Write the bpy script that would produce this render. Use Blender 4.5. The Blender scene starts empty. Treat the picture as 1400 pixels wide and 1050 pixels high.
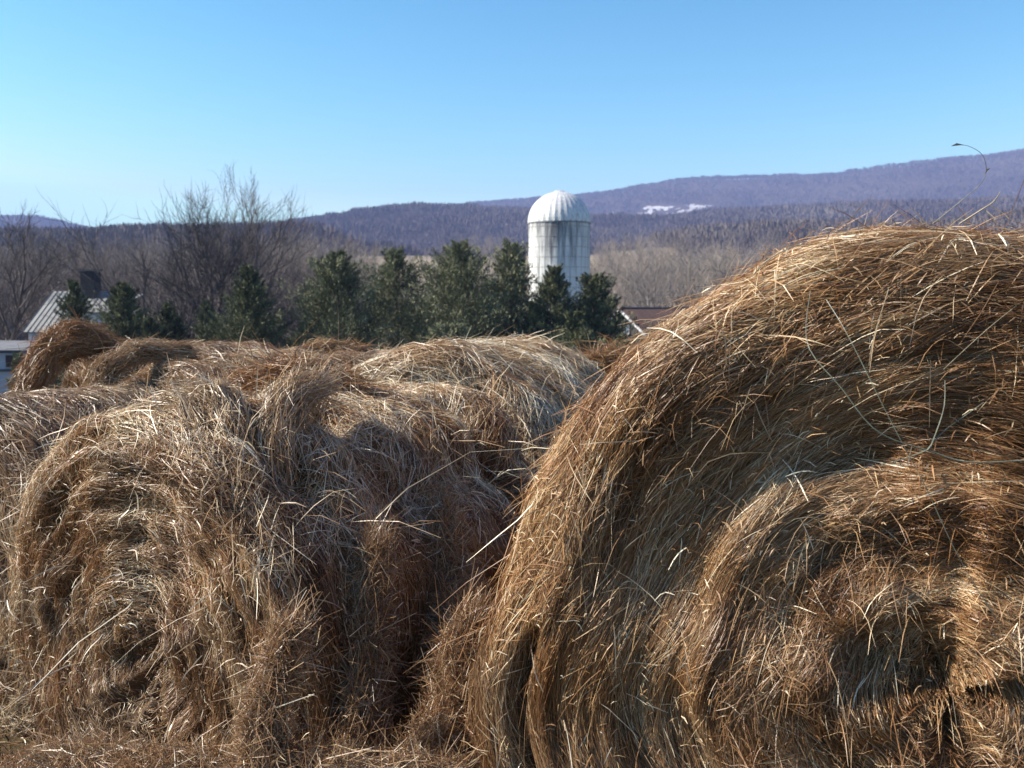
import bpy, math, random
import numpy as np
C = bpy.context.scene.collection
R_ = math.radians
rng = np.random.default_rng(7)
random.seed(7)

# ------------------------------------------------------------------ camera
PITCH = R_(5.05)            # looking slightly down; horizon sits above the middle of the frame
FPX = 1300.0                # focal length in pixels of a 1400 px wide frame
cam_d = bpy.data.cameras.new("camera")
cam_d.sensor_width = 36.0
cam_d.lens = 36.0 * FPX / 1400.0
cam_d.clip_start = 0.05
cam_d.clip_end = 20000
cam_d.dof.use_dof = True
cam_d.dof.focus_distance = 2.2
cam_d.dof.aperture_fstop = 8.0
cam = bpy.data.objects.new("camera", cam_d)
cam.location = (0, 0, 0)
cam.rotation_euler = (math.pi / 2 - PITCH, 0, 0)
C.objects.link(cam)
bpy.context.scene.camera = cam

# ------------------------------------------------------------------ sky and sun
SUN_EL, SUN_AZ = R_(37), R_(-88)     # azimuth measured from the viewing direction (+Y), negative = left
world = bpy.data.worlds.new("World")
bpy.context.scene.world = world
world.use_nodes = True
wn = world.node_tree.nodes
bg = wn["Background"]
sky = wn.new("ShaderNodeTexSky")
sky.sky_type = 'NISHITA'
sky.sun_disc = False
sky.sun_elevation = SUN_EL
sky.sun_rotation = SUN_AZ
sky.air_density = 1.0
sky.dust_density = 0.15
sky.ozone_density = 1.6
# the camera renders the clear winter sky with more saturation: each channel gets its own contrast curve
sepc = wn.new("ShaderNodeSeparateColor"); comc = wn.new("ShaderNodeCombineColor")
world.node_tree.links.new(sky.outputs[0], sepc.inputs[0])
for ch, (piv, power, out, top_) in enumerate([(3.36, 2.7, 3.45, 1.24), (4.0, 1.7, 4.95, 1.5), (5.4, 1.3, 6.0, 1.5)]):
    dv = wn.new("ShaderNodeMath"); dv.operation = 'DIVIDE'; dv.inputs[1].default_value = piv
    mn = wn.new("ShaderNodeMath"); mn.operation = 'MINIMUM'; mn.inputs[1].default_value = top_
    pw = wn.new("ShaderNodeMath"); pw.operation = 'POWER'; pw.inputs[1].default_value = power
    ml = wn.new("ShaderNodeMath"); ml.operation = 'MULTIPLY'; ml.inputs[1].default_value = out
    mx_ = wn.new("ShaderNodeMath"); mx_.operation = 'MAXIMUM'; mx_.inputs[1].default_value = .12 * out
    L_ = world.node_tree.links.new
    L_(sepc.outputs[ch], dv.inputs[0]); L_(dv.outputs[0], mn.inputs[0]); L_(mn.outputs[0], pw.inputs[0]); L_(pw.outputs[0], ml.inputs[0]); L_(ml.outputs[0], mx_.inputs[0]); L_(mx_.outputs[0], comc.inputs[ch])
world.node_tree.links.new(comc.outputs[0], bg.inputs[0])
bg.inputs[1].default_value = 0.085
sun_d = bpy.data.lights.new("sun", 'SUN')
sun_d.energy = 5.0
sun_d.angle = R_(0.5)
sun_d.color = (1.0, 0.93, 0.83)
sun = bpy.data.objects.new("sun", sun_d)
sx, sy, sz = math.cos(SUN_EL) * math.sin(SUN_AZ), math.cos(SUN_EL) * math.cos(SUN_AZ), math.sin(SUN_EL)
from mathutils import Vector
sun.rotation_euler = Vector((sx, sy, sz)).to_track_quat('Z', 'Y').to_euler()
C.objects.link(sun)
sc = bpy.context.scene
sc.view_settings.view_transform = 'Standard'
sc.view_settings.look = 'None'
sc.view_settings.gamma = 1
sc.view_settings.exposure = 1.12
sc.render.engine = 'CYCLES'
sc.cycles.max_bounces = 5
sc.cycles.diffuse_bounces = 3
sc.cycles.glossy_bounces = 2
sc.cycles.transmission_bounces = 3
sc.cycles.volume_bounces = 0
sc.cycles.use_denoising = True
sc.cycles.sample_clamp_indirect = 4

# ------------------------------------------------------------------ helpers
def ray(px, py):
    """direction, with y = 1, of the line of sight through a point of the 1400 x 1050 frame"""
    u, v = (px - 700) / FPX, (525 - py) / FPX
    y = math.cos(PITCH) + v * math.sin(PITCH)
    z = -math.sin(PITCH) + v * math.cos(PITCH)
    return np.array([u / y, 1.0, z / y])

def at(px, py, Y):
    return ray(px, py) * Y

def tag(o, label=None, cat=None, group=None, kind=None):
    if label: o["label"] = label
    if cat: o["category"] = cat
    if group: o["group"] = group
    if kind: o["kind"] = kind
    return o

def empty(name, loc=(0, 0, 0), rz=0):
    o = bpy.data.objects.new(name, None)
    o.location = loc
    o.rotation_euler = (0, 0, rz)
    o.empty_display_size = .2
    C.objects.link(o)
    return o

def mesh_np(name, V, F, mat, parent=None, attrs=None, smooth=False, uv=None, origin=None):
    """V (n,3); F (m,k) all of one size; world coordinates (or local ones if parent is given a location)"""
    V = np.asarray(V, dtype=np.float32)
    F = np.asarray(F, dtype=np.int32)
    me = bpy.data.meshes.new(name)
    k = F.shape[1]
    me.vertices.add(len(V))
    me.vertices.foreach_set("co", V.ravel())
    me.loops.add(F.size)
    me.loops.foreach_set("vertex_index", F.ravel())
    me.polygons.add(len(F))
    me.polygons.foreach_set("loop_start", np.arange(0, F.size, k, dtype=np.int32))
    me.polygons.foreach_set("use_smooth", np.full(len(F), smooth, dtype=bool))
    me.update(calc_edges=True)
    if attrs:
        for an, av in attrs.items():
            a = me.attributes.new(an, 'FLOAT', 'FACE')
            a.data.foreach_set("value", np.asarray(av, dtype=np.float32))
    if uv is not None:
        l = me.uv_layers.new(name="UVMap")
        l.data.foreach_set("uv", np.asarray(uv, dtype=np.float32)[F.ravel()].ravel())
    me.materials.append(mat)
    o = bpy.data.objects.new(name, me)
    C.objects.link(o)
    if parent is not None:
        o.parent = parent
    return o

def copy_tree(o, parent=None):
    c = o.copy()
    C.objects.link(c)
    if parent is not None: c.parent = parent
    for ch in list(o.children):
        copy_tree(ch, c)
    return c

class MB:
    """collects quads/tris as lists, builds one mesh object"""
    def __init__(s): s.v, s.f = [], []
    def add(s, vs, fs):
        b = len(s.v); s.v += [tuple(map(float, q)) for q in vs]; s.f += [tuple(b + i for i in f) for f in fs]
    def box(s, c, d, rz=0):
        x, y, z = d[0] / 2, d[1] / 2, d[2] / 2
        cs, sn = math.cos(rz), math.sin(rz)
        vs = []
        for k in (-z, z):
            for i, j in ((-x, -y), (x, -y), (x, y), (-x, y)):
                vs.append((c[0] + i * cs - j * sn, c[1] + i * sn + j * cs, c[2] + k))
        s.add(vs, [(3, 2, 1, 0), (4, 5, 6, 7), (0, 1, 5, 4), (1, 2, 6, 5), (2, 3, 7, 6), (3, 0, 4, 7)])
    def tube(s, pts, rads, n=6):
        pts = [np.array(p, float) for p in pts]
        b = len(s.v)
        for i, p in enumerate(pts):
            t = pts[min(i + 1, len(pts) - 1)] - pts[max(i - 1, 0)]
            t /= np.linalg.norm(t) + 1e-9
            a = np.cross(t, (0, 0, 1.0)) if abs(t[2]) < .9 else np.cross(t, (1.0, 0, 0))
            a /= np.linalg.norm(a); c = np.cross(t, a)
            for k in range(n):
                an = 2 * math.pi * k / n
                s.v.append(tuple(p + rads[i] * (math.cos(an) * a + math.sin(an) * c)))
        for i in range(len(pts) - 1):
            for k in range(n):
                k2 = (k + 1) % n
                s.f.append((b + i * n + k, b + i * n + k2, b + (i + 1) * n + k2, b + (i + 1) * n + k))
        s.f.append(tuple(b + k for k in range(n))[::-1])
        s.f.append(tuple(b + (len(pts) - 1) * n + k for k in range(n)))
    def lathe(s, c, prof, n=48):
        b = len(s.v)
        for r, z in prof:
            for k in range(n):
                a = 2 * math.pi * k / n
                s.v.append((c[0] + r * math.cos(a), c[1] + r * math.sin(a), c[2] + z))
        for i in range(len(prof) - 1):
            for k in range(n):
                k2 = (k + 1) % n
                s.f.append((b + i * n + k, b + i * n + k2, b + (i + 1) * n + k2, b + (i + 1) * n + k))
    def build(s, name, mat, parent=None, smooth=False):
        me = bpy.data.meshes.new(name)
        me.from_pydata(s.v, [], s.f)
        for p in me.polygons: p.use_smooth = smooth
        me.materials.append(mat)
        o = bpy.data.objects.new(name, me)
        C.objects.link(o)
        if parent is not None: o.parent = parent
        return o

# value noise ------------------------------------------------------
def _hash(ix, iy, iz, seed):
    h = (ix.astype(np.int64) * 374761393 + iy.astype(np.int64) * 668265263 + iz.astype(np.int64) * 2147483647 + seed * 974634777) & 0xffffffff
    h = ((h ^ (h >> 13)) * 1274126177) & 0xffffffff
    h = ((h ^ (h >> 16)) * 2246822519) & 0xffffffff
    return ((h ^ (h >> 15)) & 0xffffff) / float(0xffffff)
def vnoise(x, y, z=0.0, seed=0):
    x, y, z = np.broadcast_arrays(np.asarray(x, float), np.asarray(y, float), np.asarray(z, float))
    i, j, k = np.floor(x), np.floor(y), np.floor(z)
    fx, fy, fz = x - i, y - j, z - k
    fx, fy, fz = [f * f * (3 - 2 * f) for f in (fx, fy, fz)]
    i, j, k = i.astype(np.int64), j.astype(np.int64), k.astype(np.int64)
    r = 0
    for a in (0, 1):
        for b in (0, 1):
            for c in (0, 1):
                w = (fx if a else 1 - fx) * (fy if b else 1 - fy) * (fz if c else 1 - fz)
                r = r + w * _hash(i + a, j + b, k + c, seed)
    return r * 2 - 1
def fbm(x, y, z=0.0, seed=0, octv=3):
    r, a = 0, 1.0
    x = np.asarray(x, float); y = np.asarray(y, float); z = np.asarray(z, float)
    for o in range(octv):
        r = r + a * vnoise(x * 2 ** o, y * 2 ** o, z * 2 ** o, seed + o * 17)
        a *= .5
    return r
def sstep(a, b, x):
    t = np.clip((x - a) / (b - a), 0, 1)
    return t * t * (3 - 2 * t)

# ------------------------------------------------------------------ materials
def new_mat(name):
    m = bpy.data.materials.new(name)
    m.use_nodes = True
    nt = m.node_tree
    return m, nt, nt.nodes["Principled BSDF"]
def ramp(nt, fac, stops):
    r = nt.nodes.new("ShaderNodeValToRGB")
    e = r.color_ramp.elements
    while len(e) < len(stops): e.new(0.5)
    for i, (p, c) in enumerate(stops):
        e[i].position = p
        e[i].color = (*c, 1)
    nt.links.new(fac, r.inputs[0])
    return r.outputs[0]
def attr(nt, name):
    a = nt.nodes.new("ShaderNodeAttribute")
    a.attribute_name = name
    return a.outputs["Fac"]
def mixc(nt, fac, a, b, mode='MIX'):
    m = nt.nodes.new("ShaderNodeMix")
    m.data_type = 'RGBA'
    m.blend_type = mode
    for s, v in ((0, fac), (6, a), (7, b)):
        if hasattr(v, 'links') or hasattr(v, 'is_output'): nt.links.new(v, m.inputs[s])
        else: m.inputs[s].default_value = v if s == 0 else (*v, 1)
    return m.outputs[2]
def noise(nt, scale, detail=4, coord='Object', stretch=(1, 1, 1), rough=.55):
    tc = nt.nodes.new("ShaderNodeTexCoord")
    mp = nt.nodes.new("ShaderNodeMapping")
    mp.inputs["Scale"].default_value = stretch
    n = nt.nodes.new("ShaderNodeTexNoise")
    n.inputs["Scale"].default_value = scale
    n.inputs["Detail"].default_value = detail
    n.inputs["Roughness"].default_value = rough
    nt.links.new(tc.outputs[coord], mp.inputs[0])
    nt.links.new(mp.outputs[0], n.inputs["Vector"])
    return n.outputs["Fac"]
def bump(nt, bs, h, strength=.4, dist=.05):
    b = nt.nodes.new("ShaderNodeBump")
    b.inputs["Strength"].default_value = strength
    b.inputs["Distance"].default_value = dist
    nt.links.new(h, b.inputs["Height"])
    nt.links.new(b.outputs[0], bs.inputs["Normal"])

def straw_material():
    m, nt, bs = new_mat("straw")
    t, a = attr(nt, "tone"), attr(nt, "age")
    fresh = ramp(nt, t, [(0, (.045, .02, .007)), (.35, (.185, .078, .026)), (.62, (.38, .19, .075)), (.85, (.60, .40, .20)), (1, (.80, .67, .45))])
    old = ramp(nt, t, [(0, (.055, .032, .017)), (.35, (.18, .115, .064)), (.62, (.35, .245, .142)), (.85, (.56, .44, .29)), (1, (.84, .75, .57))])
    col = mixc(nt, a, fresh, old)
    nt.links.new(col, bs.inputs["Base Color"])
    bs.inputs["Roughness"].default_value = .40
    bs.inputs["Specular IOR Level"].default_value = .5
    tr = nt.nodes.new("ShaderNodeBsdfTranslucent")
    nt.links.new(col, tr.inputs[0])
    mx = nt.nodes.new("ShaderNodeMixShader")
    mx.inputs[0].default_value = .22
    nt.links.new(bs.outputs[0], mx.inputs[1])
    nt.links.new(tr.outputs[0], mx.inputs[2])
    nt.links.new(mx.outputs[0], nt.nodes["Material Output"].inputs[0])
    return m
STRAW = straw_material()
def core_material():
    m, nt, bs = new_mat("packed_hay")
    n1 = noise(nt, 1.0, 5, 'UV', (260, 16, 1), .6)
    n2 = noise(nt, 1.0, 3, 'UV', (9, 5, 1))
    c1 = ramp(nt, n1, [(.3, (.03, .015, .006)), (.5, (.12, .062, .026)), (.7, (.27, .155, .068))])
    col = mixc(nt, n2, c1, (.08, .045, .019))
    nt.links.new(col, bs.inputs["Base Color"])
    bs.inputs["Roughness"].default_value = .8
    bump(nt, bs, n1, .8, .01)
    return m
CORE = core_material()
def simple(name, col, rough=.8, var=None, scale=3.0, stretch=(1, 1, 1), bmp=0):
    m, nt, bs = new_mat(name)
    bs.inputs["Roughness"].default_value = rough
    if var:
        n = noise(nt, scale, 5, 'Object', stretch)
        nt.links.new(ramp(nt, n, [(.32, var), (.66, col)]), bs.inputs["Base Color"])
        if bmp: bump(nt, bs, n, bmp, .03)
    else:
        bs.inputs["Base Color"].default_value = (*col, 1)
    return m

# ------------------------------------------------------------------ terrain
# elevation lines of the hills: (frame x, frame y) of each crest as seen from the lane
far_x  = [-900, -300, 0, 30, 60, 100, 140, 165, 250, 330, 400, 440, 530, 600, 660, 720, 800, 850, 920, 980, 1060, 1130, 1200, 1300, 1400, 1700, 2300]
far_y  = [ 330,  315, 303, 304, 304, 312, 321, 326, 345, 330, 309, 303, 297, 290, 282, 277, 270, 263, 252, 247, 245, 244, 234, 226, 214, 200, 230]
mid_x  = [-900, 0, 150, 330, 400, 450, 500, 560, 640, 720, 800, 900, 1000, 1100, 1200, 1400, 1700, 2300]
mid_y  = [ 350, 352, 345, 330, 318, 310, 301, 296, 296, 299, 308, 309, 300, 296, 293, 288, 280, 290]
near_x = [-900, 0, 120, 170, 280, 400, 440, 500, 640, 800, 950, 1100, 1400, 2300]
near_y = [ 345, 340, 335, 331, 331, 331, 338, 352, 352, 352, 335, 328, 320, 320]
D_NEAR, D_MID, D_FAR = 620.0, 1350.0, 2500.0
base_d = np.array([0, 1.2, 3, 6, 9, 14, 25, 45, 80, 150, 260, 380.])
base_z = np.array([-1.45, -1.47, -1.62, -1.75, -2.1, -3.0, -4.3, -5.6, -7.2, -9.0, -6.0, 4.0])
def elev(pxs, pys, px):
    py = np.interp(px, pxs, pys)
    v = (525 - py) / FPX
    return (-math.sin(PITCH) + v * math.cos(PITCH)) / (math.cos(PITCH) + v * math.sin(PITCH))
def ground_z(x, y):
    x = np.asarray(x, float); y = np.asarray(y, float)
    d = np.hypot(x, y)
    ang = np.arctan2(x, y)
    c = np.cos(np.clip(ang, -1.05, 1.05))
    px = 700 + FPX * np.tan(np.clip(ang, -1.05, 1.05)) * .999
    yy = d * c
    en = elev(near_x, near_y, px) * D_NEAR * c
    em = elev(mid_x, mid_y, px) * D_MID * c
    ef = elev(far_x, far_y, px) * D_FAR * c
    damp = 1 - .6 * sstep(1.0, 1.8, np.abs(ang))
    ds = [380., D_NEAR, 800., D_MID, 1600., D_FAR, 3300., 6000.]
    zs = [np.full_like(d, 4.0), en, en * .9, em, em * .93 + .06 * ef, ef, ef * .5, ef * .1]
    z = np.interp(d, base_d, base_z)
    for i in range(len(ds) - 1):
        m = (d >= ds[i]) & (d < ds[i + 1])
        t = (d - ds[i]) / (ds[i + 1] - ds[i])
        if i in (0, 1, 4): t = t * t * (3 - 2 * t)
        elif i in (2,): t = np.sin(t * math.pi / 2) ** 1.1
        elif i == 3: t = t * t * (3 - 2 * t)
        z = np.where(m, (zs[i] * (1 - t) + zs[i + 1] * t) * damp + (1 - damp) * 4, z)
    z = np.where(d >= ds[-1], zs[-1] * damp, z)
    z = z + sstep(30, 400, d) * fbm(x / 130, y / 130, 0, 3, 3) * 1.2 + sstep(900, 2200, d) * fbm(x / 260, y / 260, 0, 9, 3) * 5
    z = z + .03 * fbm(x * 1.3, y * 1.3, 0, 5, 2)
    return z

def ground_material():
    m, nt, bs = new_mat("ground")
    geo = nt.nodes.new("ShaderNodeNewGeometry")
    ln = nt.nodes.new("ShaderNodeVectorMath"); ln.operation = 'LENGTH'
    nt.links.new(geo.outputs["Position"], ln.inputs[0])
    mr = nt.nodes.new("ShaderNodeMapRange")
    mr.inputs[1].default_value = 560; mr.inputs[2].default_value = 640
    nt.links.new(ln.outputs["Value"], mr.inputs[0])
    n1 = noise(nt, .05, 6)
    n2 = noise(nt, 1.7, 6)
    grass = mixc(nt, n2, (.045, .036, .02), (.11, .085, .045))
    field = mixc(nt, n1, (.22, .17, .10), (.34, .27, .17))
    mr2 = nt.nodes.new("ShaderNodeMapRange")
    mr2.inputs[1].default_value = 120; mr2.inputs[2].default_value = 300
    nt.links.new(ln.outputs["Value"], mr2.inputs[0])
    a = mixc(nt, mr2.outputs[0], grass, field)
    sp = nt.nodes.new("ShaderNodeSeparateXYZ"); nt.links.new(geo.outputs["Position"], sp.inputs[0])
    dv = nt.nodes.new("ShaderNodeMath"); dv.operation = 'MULTIPLY_ADD'; dv.inputs[1].default_value = .19; 
    nt.links.new(sp.outputs[1], dv.inputs[0]); nt.links.new(sp.outputs[0], dv.inputs[2])      # west of the hedge line it is all wood floor
    mw = nt.nodes.new("ShaderNodeMapRange"); mw.inputs[1].default_value = -8; mw.inputs[2].default_value = 8
    nt.links.new(dv.outputs[0], mw.inputs[0])
    m4 = nt.nodes.new("ShaderNodeMath"); m4.operation = 'MULTIPLY'
    inv = nt.nodes.new("ShaderNodeMath"); inv.operation = 'SUBTRACT'; inv.inputs[0].default_value = 1
    nt.links.new(mw.outputs[0], inv.inputs[1]); nt.links.new(inv.outputs[0], m4.inputs[0]); nt.links.new(mr2.outputs[0], m4.inputs[1])
    a = mixc(nt, m4.outputs[0], a, (.085, .062, .048))
    n3 = noise(nt, .02, 8)
    wood = mixc(nt, n3, (.055, .040, .034), (.12, .088, .07))
    col = mixc(nt, mr.outputs[0], a, wood)
    nt.links.new(col, bs.inputs["Base Color"])
    bump(nt, bs, n2, .7, .08)
    bs.inputs["Roughness"].default_value = .95
    bs.inputs["Specular IOR Level"].default_value = .1
    return m
def build_ground():
    phis = np.concatenate([np.linspace(-math.pi, -.75, 60)[:-1], np.linspace(-.75, .75, 420), np.linspace(.75, math.pi, 60)[1:-1]])
    rho = np.concatenate([[0.3], np.geomspace(.6, 380, 110), np.linspace(390, 3400, 190), np.geomspace(3500, 12000, 20)])
    P, Rr = np.meshgrid(phis, rho)
    x, y = Rr * np.sin(P), Rr * np.cos(P)
    z = ground_z(x, y)
    z = np.where(Rr > 6000, z - (Rr - 6000) * .02, z)
    V = np.stack([x, y, z], -1).reshape(-1, 3)
    nr, nc = x.shape
    i, j = np.meshgrid(np.arange(nr - 1), np.arange(nc), indexing='ij')
    j2 = (j + 1) % nc
    F = np.stack([i * nc + j, i * nc + j2, (i + 1) * nc + j2, (i + 1) * nc + j], -1).reshape(-1, 4)[:, ::-1]
    V = np.vstack([V, [[0, 0, -1.45]]])
    o = mesh_np("ground", V, F, ground_material(), smooth=True)
    tag(o, kind="structure")
build_ground()

# clearings with lying snow on the far slopes: (frame x range, distance range)
snow_spots = [(818, 916, 1880, 2030, 5), (902, 970, 1915, 2020, 6), (22, 60, 2030, 2130, 12), (18, 44, 1930, 2000, 15), (845, 862, 700, 725, 21), (872, 925, 690, 720, 22)]
SNOW = simple("old_snow", (.62, .60, .58), .8, (.34, .31, .28), .06)
def polar(px, d):
    a = math.atan((px - 700) / FPX)
    return d * math.sin(a), d * math.cos(a)
def in_snow(px, d, seed=0):
    r = np.zeros(np.shape(px), bool)
    for x0, x1, d0, d1, s in snow_spots:
        u, v = (px - x0) / (x1 - x0) * 2 - 1, (d - d0) / (d1 - d0) * 2 - 1
        q = u * u + v * v + .9 * fbm(u * 1.6 + s, v * 1.6, 0, s, 3)
        r |= q < .75
    return r
def build_snow():
    V, F = [], []
    nv = 0
    for x0, x1, d0, d1, s in snow_spots:
        pxs = np.linspace(x0 - 4, x1 + 4, 50); ds = np.linspace(d0 - (d1 - d0) * .2, d1 + (d1 - d0) * .2, 26)
        PX, DD = np.meshgrid(pxs, ds)
        A = np.arctan((PX - 700) / FPX)
        x, y = DD * np.sin(A), DD * np.cos(A)
        z = ground_z(x, y) + .8
        u, v = (PX - x0) / (x1 - x0) * 2 - 1, (DD - d0) / (d1 - d0) * 2 - 1
        q = u * u + v * v + .9 * fbm(u * 1.6 + s, v * 1.6, 0, s, 3)
        q = q + .6 * (fbm(u * 6, v * 3, 0, s + 3, 3) > .5)
        ok = q < .75
        nc = x.shape[1]
        i, j = np.meshgrid(np.arange(x.shape[0] - 1), np.arange(nc - 1), indexing='ij')
        keep = ok[:-1, :-1] & ok[1:, :-1] & ok[1:, 1:] & ok[:-1, 1:]
        q4 = np.stack([i * nc + j, i * nc + j + 1, (i + 1) * nc + j + 1, (i + 1) * nc + j], -1)[keep]
        V.append(np.stack([x, y, z], -1).reshape(-1, 3)); F.append(q4 + nv); nv += x.size
    o = mesh_np("snow", np.vstack(V), np.vstack(F), SNOW)
    tag(o, kind="structure")
build_snow()

# ------------------------------------------------------------------ far woods: one mass of bare crowns
def far_wood():
    m, nt, bs = new_mat("bare_twigs_far")
    col = ramp(nt, attr(nt, "tone"), [(0, (.07, .05, .05)), (.5, (.125, .095, .085)), (1, (.21, .175, .145))])
    nt.links.new(col, bs.inputs["Base Color"])
    bs.inputs["Roughness"].default_value = .9
    bs.inputs["Specular IOR Level"].default_value = .1
    def plant(n, d0, d1, p0=-60, p1=1460, pw=.9):
        px = rng.uniform(p0, p1, n)
        u = rng.uniform(0, 1, n)
        d = (d0 ** (pw) + u * (d1 ** pw - d0 ** pw)) ** (1 / pw)
        return px, d
    sets = [plant(34000, 1500, 2620), plant(22000, 820, 1400), plant(12000, 560, 760), plant(9000, 190, 560, -60, 470, 1.3), plant(7000, 250, 560, 930, 1460, 1.3), plant(1600, 2440, 2540)]
    px = np.concatenate([s[0] for s in sets]); d = np.concatenate([s[1] for s in sets])
    # the tan field strip between the trees stays open
    keep = ~in_snow(px, d)
    edge = 40 * fbm(d / 45, px / 60, 0, 77, 2)
    open_f = (px > 455) & (px + edge < 900 + (d < 470) * 30) & (d < 640 + edge * .5)
    keep &= ~open_f
    px, d = px[keep], d[keep]
    A = np.arctan((px - 700) / FPX)
    x, y = d * np.sin(A), d * np.cos(A)
    z = ground_z(x, y) - .5
    n = len(x)
    K = 11
    h = rng.uniform(8, 14, n) * (1 + .25 * fbm(x / 60, y / 60, 0, 40, 2))
    tone_t = np.clip(.5 + .3 * fbm(x / 110, y / 110, 0, 31, 3) + rng.normal(0, .09, n), 0, 1)
    b = np.stack([x, y, z], -1)[:, None, :]
    az = rng.uniform(0, 2 * math.pi, (n, K)); el = rng.uniform(.1, 1.0, (n, K)) ** 1.0
    rr = rng.uniform(.15, .48, (n, K)) * h[:, None] * .9
    tip = np.stack([np.cos(az) * rr, np.sin(az) * rr, h[:, None] * (1 - .9 * (rr / h[:, None]) ** 1.3 * rng.uniform(.5, 1.1, (n, K)))], -1)
    w = rng.uniform(.06, .18, (n, K)) * h[:, None] * .5
    side = np.stack([-np.sin(az), np.cos(az), np.zeros_like(az)], -1) * w[..., None] * .5
    # face each tuft roughly sideways at random
    rot = rng.uniform(0, math.pi, (n, K))
    side = np.stack([np.cos(rot), np.sin(rot), rng.uniform(-.3, .3, (n, K))], -1) * w[..., None] * .5
    low = tip * np.array([.25, .25, .30])
    V = np.stack([b + low, b + tip * .8 + side, b + tip, b + tip * .8 - side], 2).reshape(-1, 3)
    F = np.arange(len(V), dtype=np.int32).reshape(-1, 4)
    tone = np.clip(np.repeat(tone_t, K) + rng.normal(0, .1, n * K), 0, 1)
    o = mesh_np("far_woodland", V, F, m, attrs={"tone": tone})
    tag(o, "bare brown winter woods covering the hillsides and ridge behind the farm", "woodland", kind="stuff")
far_wood()

# ------------------------------------------------------------------ bare trees
BARK = simple("grey_bark", (.125, .10, .09), .9, (.055, .045, .042), 1.5, (1, 1, .3))
BARK2 = simple("brown_bark", (.10, .075, .062), .9, (.045, .034, .03), 1.5, (1, 1, .3))
PALEBARK = simple("pale_bark", (.38, .32, .26), .9, (.20, .16, .13), 1.5, (1, 1, .3))
def tree_geo(H, seed, kids=(8, 6, 5, 4), spread=.55, trunk_frac=.3, r0=None, stems=1, rmin=.012, lf=1.0, hf=.72):
    rs = np.random.default_rng(seed)
    limb, twig = MB(), MB()
    def rec(p, d, L, r, lv):
        n = 5 if lv == 0 else 4 if lv < 3 else 3
        pts, dirs = [p], [d]
        q, dd = p.copy(), d.copy()
        for i in range(n):
            dd = dd + rs.normal(0, .07 + .03 * lv, 3) + np.array([0, 0, (0, .05, .09, .12, .12)[lv]])
            dd /= np.linalg.norm(dd)
            q = q + dd * L / n
            pts.append(q.copy()); dirs.append(dd.copy())
        rads = [r * (1 - .75 * i / n) for i in range(n + 1)]
        (limb if lv < 2 else twig).tube(pts, rads, 6 if lv == 0 else 4 if lv == 1 else 3)
        if lv >= len(kids): return
        k = kids[lv]
        t0 = trunk_frac if lv == 0 else .22
        for c in range(k):
            t = t0 + (1 - t0) * (c + rs.uniform(0, .8)) / k
            i = min(int(t * n), n - 1); f = t * n - i
            pp = pts[i] * (1 - f) + pts[i + 1] * f
            az = c * 2.4 + rs.uniform(-.6, .6)
            ax = dirs[i]
            s1 = np.cross(ax, (0.3, .8, .5)); s1 /= np.linalg.norm(s1); s2 = np.cross(ax, s1)
            sp = spread * rs.uniform(.7, 1.3)
            nd = ax * math.cos(sp) + (s1 * math.cos(az) + s2 * math.sin(az)) * math.sin(sp)
            Lc = L * rs.uniform(.42, .66) * ((1.3 - .7 * t) * lf if lv == 0 else 1.0)
            rec(pp, nd / np.linalg.norm(nd), Lc, max(r * (1 - .6 * t) * (.62 if lv < 2 else .5), rmin), lv + 1)
    r0 = r0 or H * .018
    for s in range(stems):
        lean = np.array([rs.normal(0, .22), rs.normal(0, .22), 1]) if stems > 1 else np.array([rs.normal(0, .05), rs.normal(0, .05), 1.0])
        rec(np.array([rs.normal(0, .15), rs.normal(0, .15), -.3]) if stems > 1 else np.array([0, 0, -.3]), lean / np.linalg.norm(lean), H * hf, r0, 0)
    return limb, twig
def bare_tree(H, seed, mat, label, group=None, **kw):
    limb, twig = tree_geo(H, seed, **kw)
    e = empty("bare_tree")
    limb.build("trunk", mat, e, True)
    twig.build("crown", mat, e)
    return tag(e, label, "tree", group)
def place(e, px, D, rz=0, s=1.0, ref=None):
    x, y = (px - 700) / FPX * D, D
    e.location = (x, y, float(ground_z(x, y)))
    e.rotation_euler = (0, 0, rz)
    e.scale = (s, s, s)

t = bare_tree(12.6, 11, BARK, "tallest bare spreading tree, its many rising limbs against the sky left of centre", kids=(9, 8, 7, 6), spread=.60, trunk_frac=.16, rmin=.014, lf=1.3, hf=.62, r0=.34)
place(t, 290, 56, .4, .98)
t = bare_tree(13.2, 12, BARK, "slimmer bare tree just right of the tallest one, crown reaching the same height", r0=.28, kids=(8, 7, 6, 5), spread=.42, trunk_frac=.25, rmin=.013, lf=1.1, hf=.68)
place(t, 345, 64, 1.2, 1.08)
t = bare_tree(9.0, 13, BARK2, "leaning small bare tree left of the tallest bare tree, beside the dark cedars", kids=(7, 6, 5, 4), spread=.55)
place(t, 233, 52, .2, 1.0)
t = bare_tree(12.5, 14, BARK2, "dark bare tree at the left edge rising above the house and the hill", kids=(9, 7, 5, 4), spread=.5)
place(t, -10, 62, 1.9, 1.05)
t = bare_tree(9.8, 15, BARK2, "bare tree with a forked dark trunk standing behind the ribbed house roof", kids=(8, 6, 5, 4), spread=.5, trunk_frac=.2)
place(t, 57, 70, 2.1, .72)
t = bare_tree(12.4, 16, PALEBARK, "pale bare tree standing alone in the brush right of the silo", kids=(9, 6, 5, 4), spread=.5, trunk_frac=.3)
place(t, 893, 118, .3, 1.0)
t = bare_tree(8.6, 17, BARK, "bare small tree between the tall bare trees and the wide leftmost pine", kids=(9, 7, 5, 4), spread=.6, trunk_frac=.15)
place(t, 412, 60, .8, 1.0)

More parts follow.
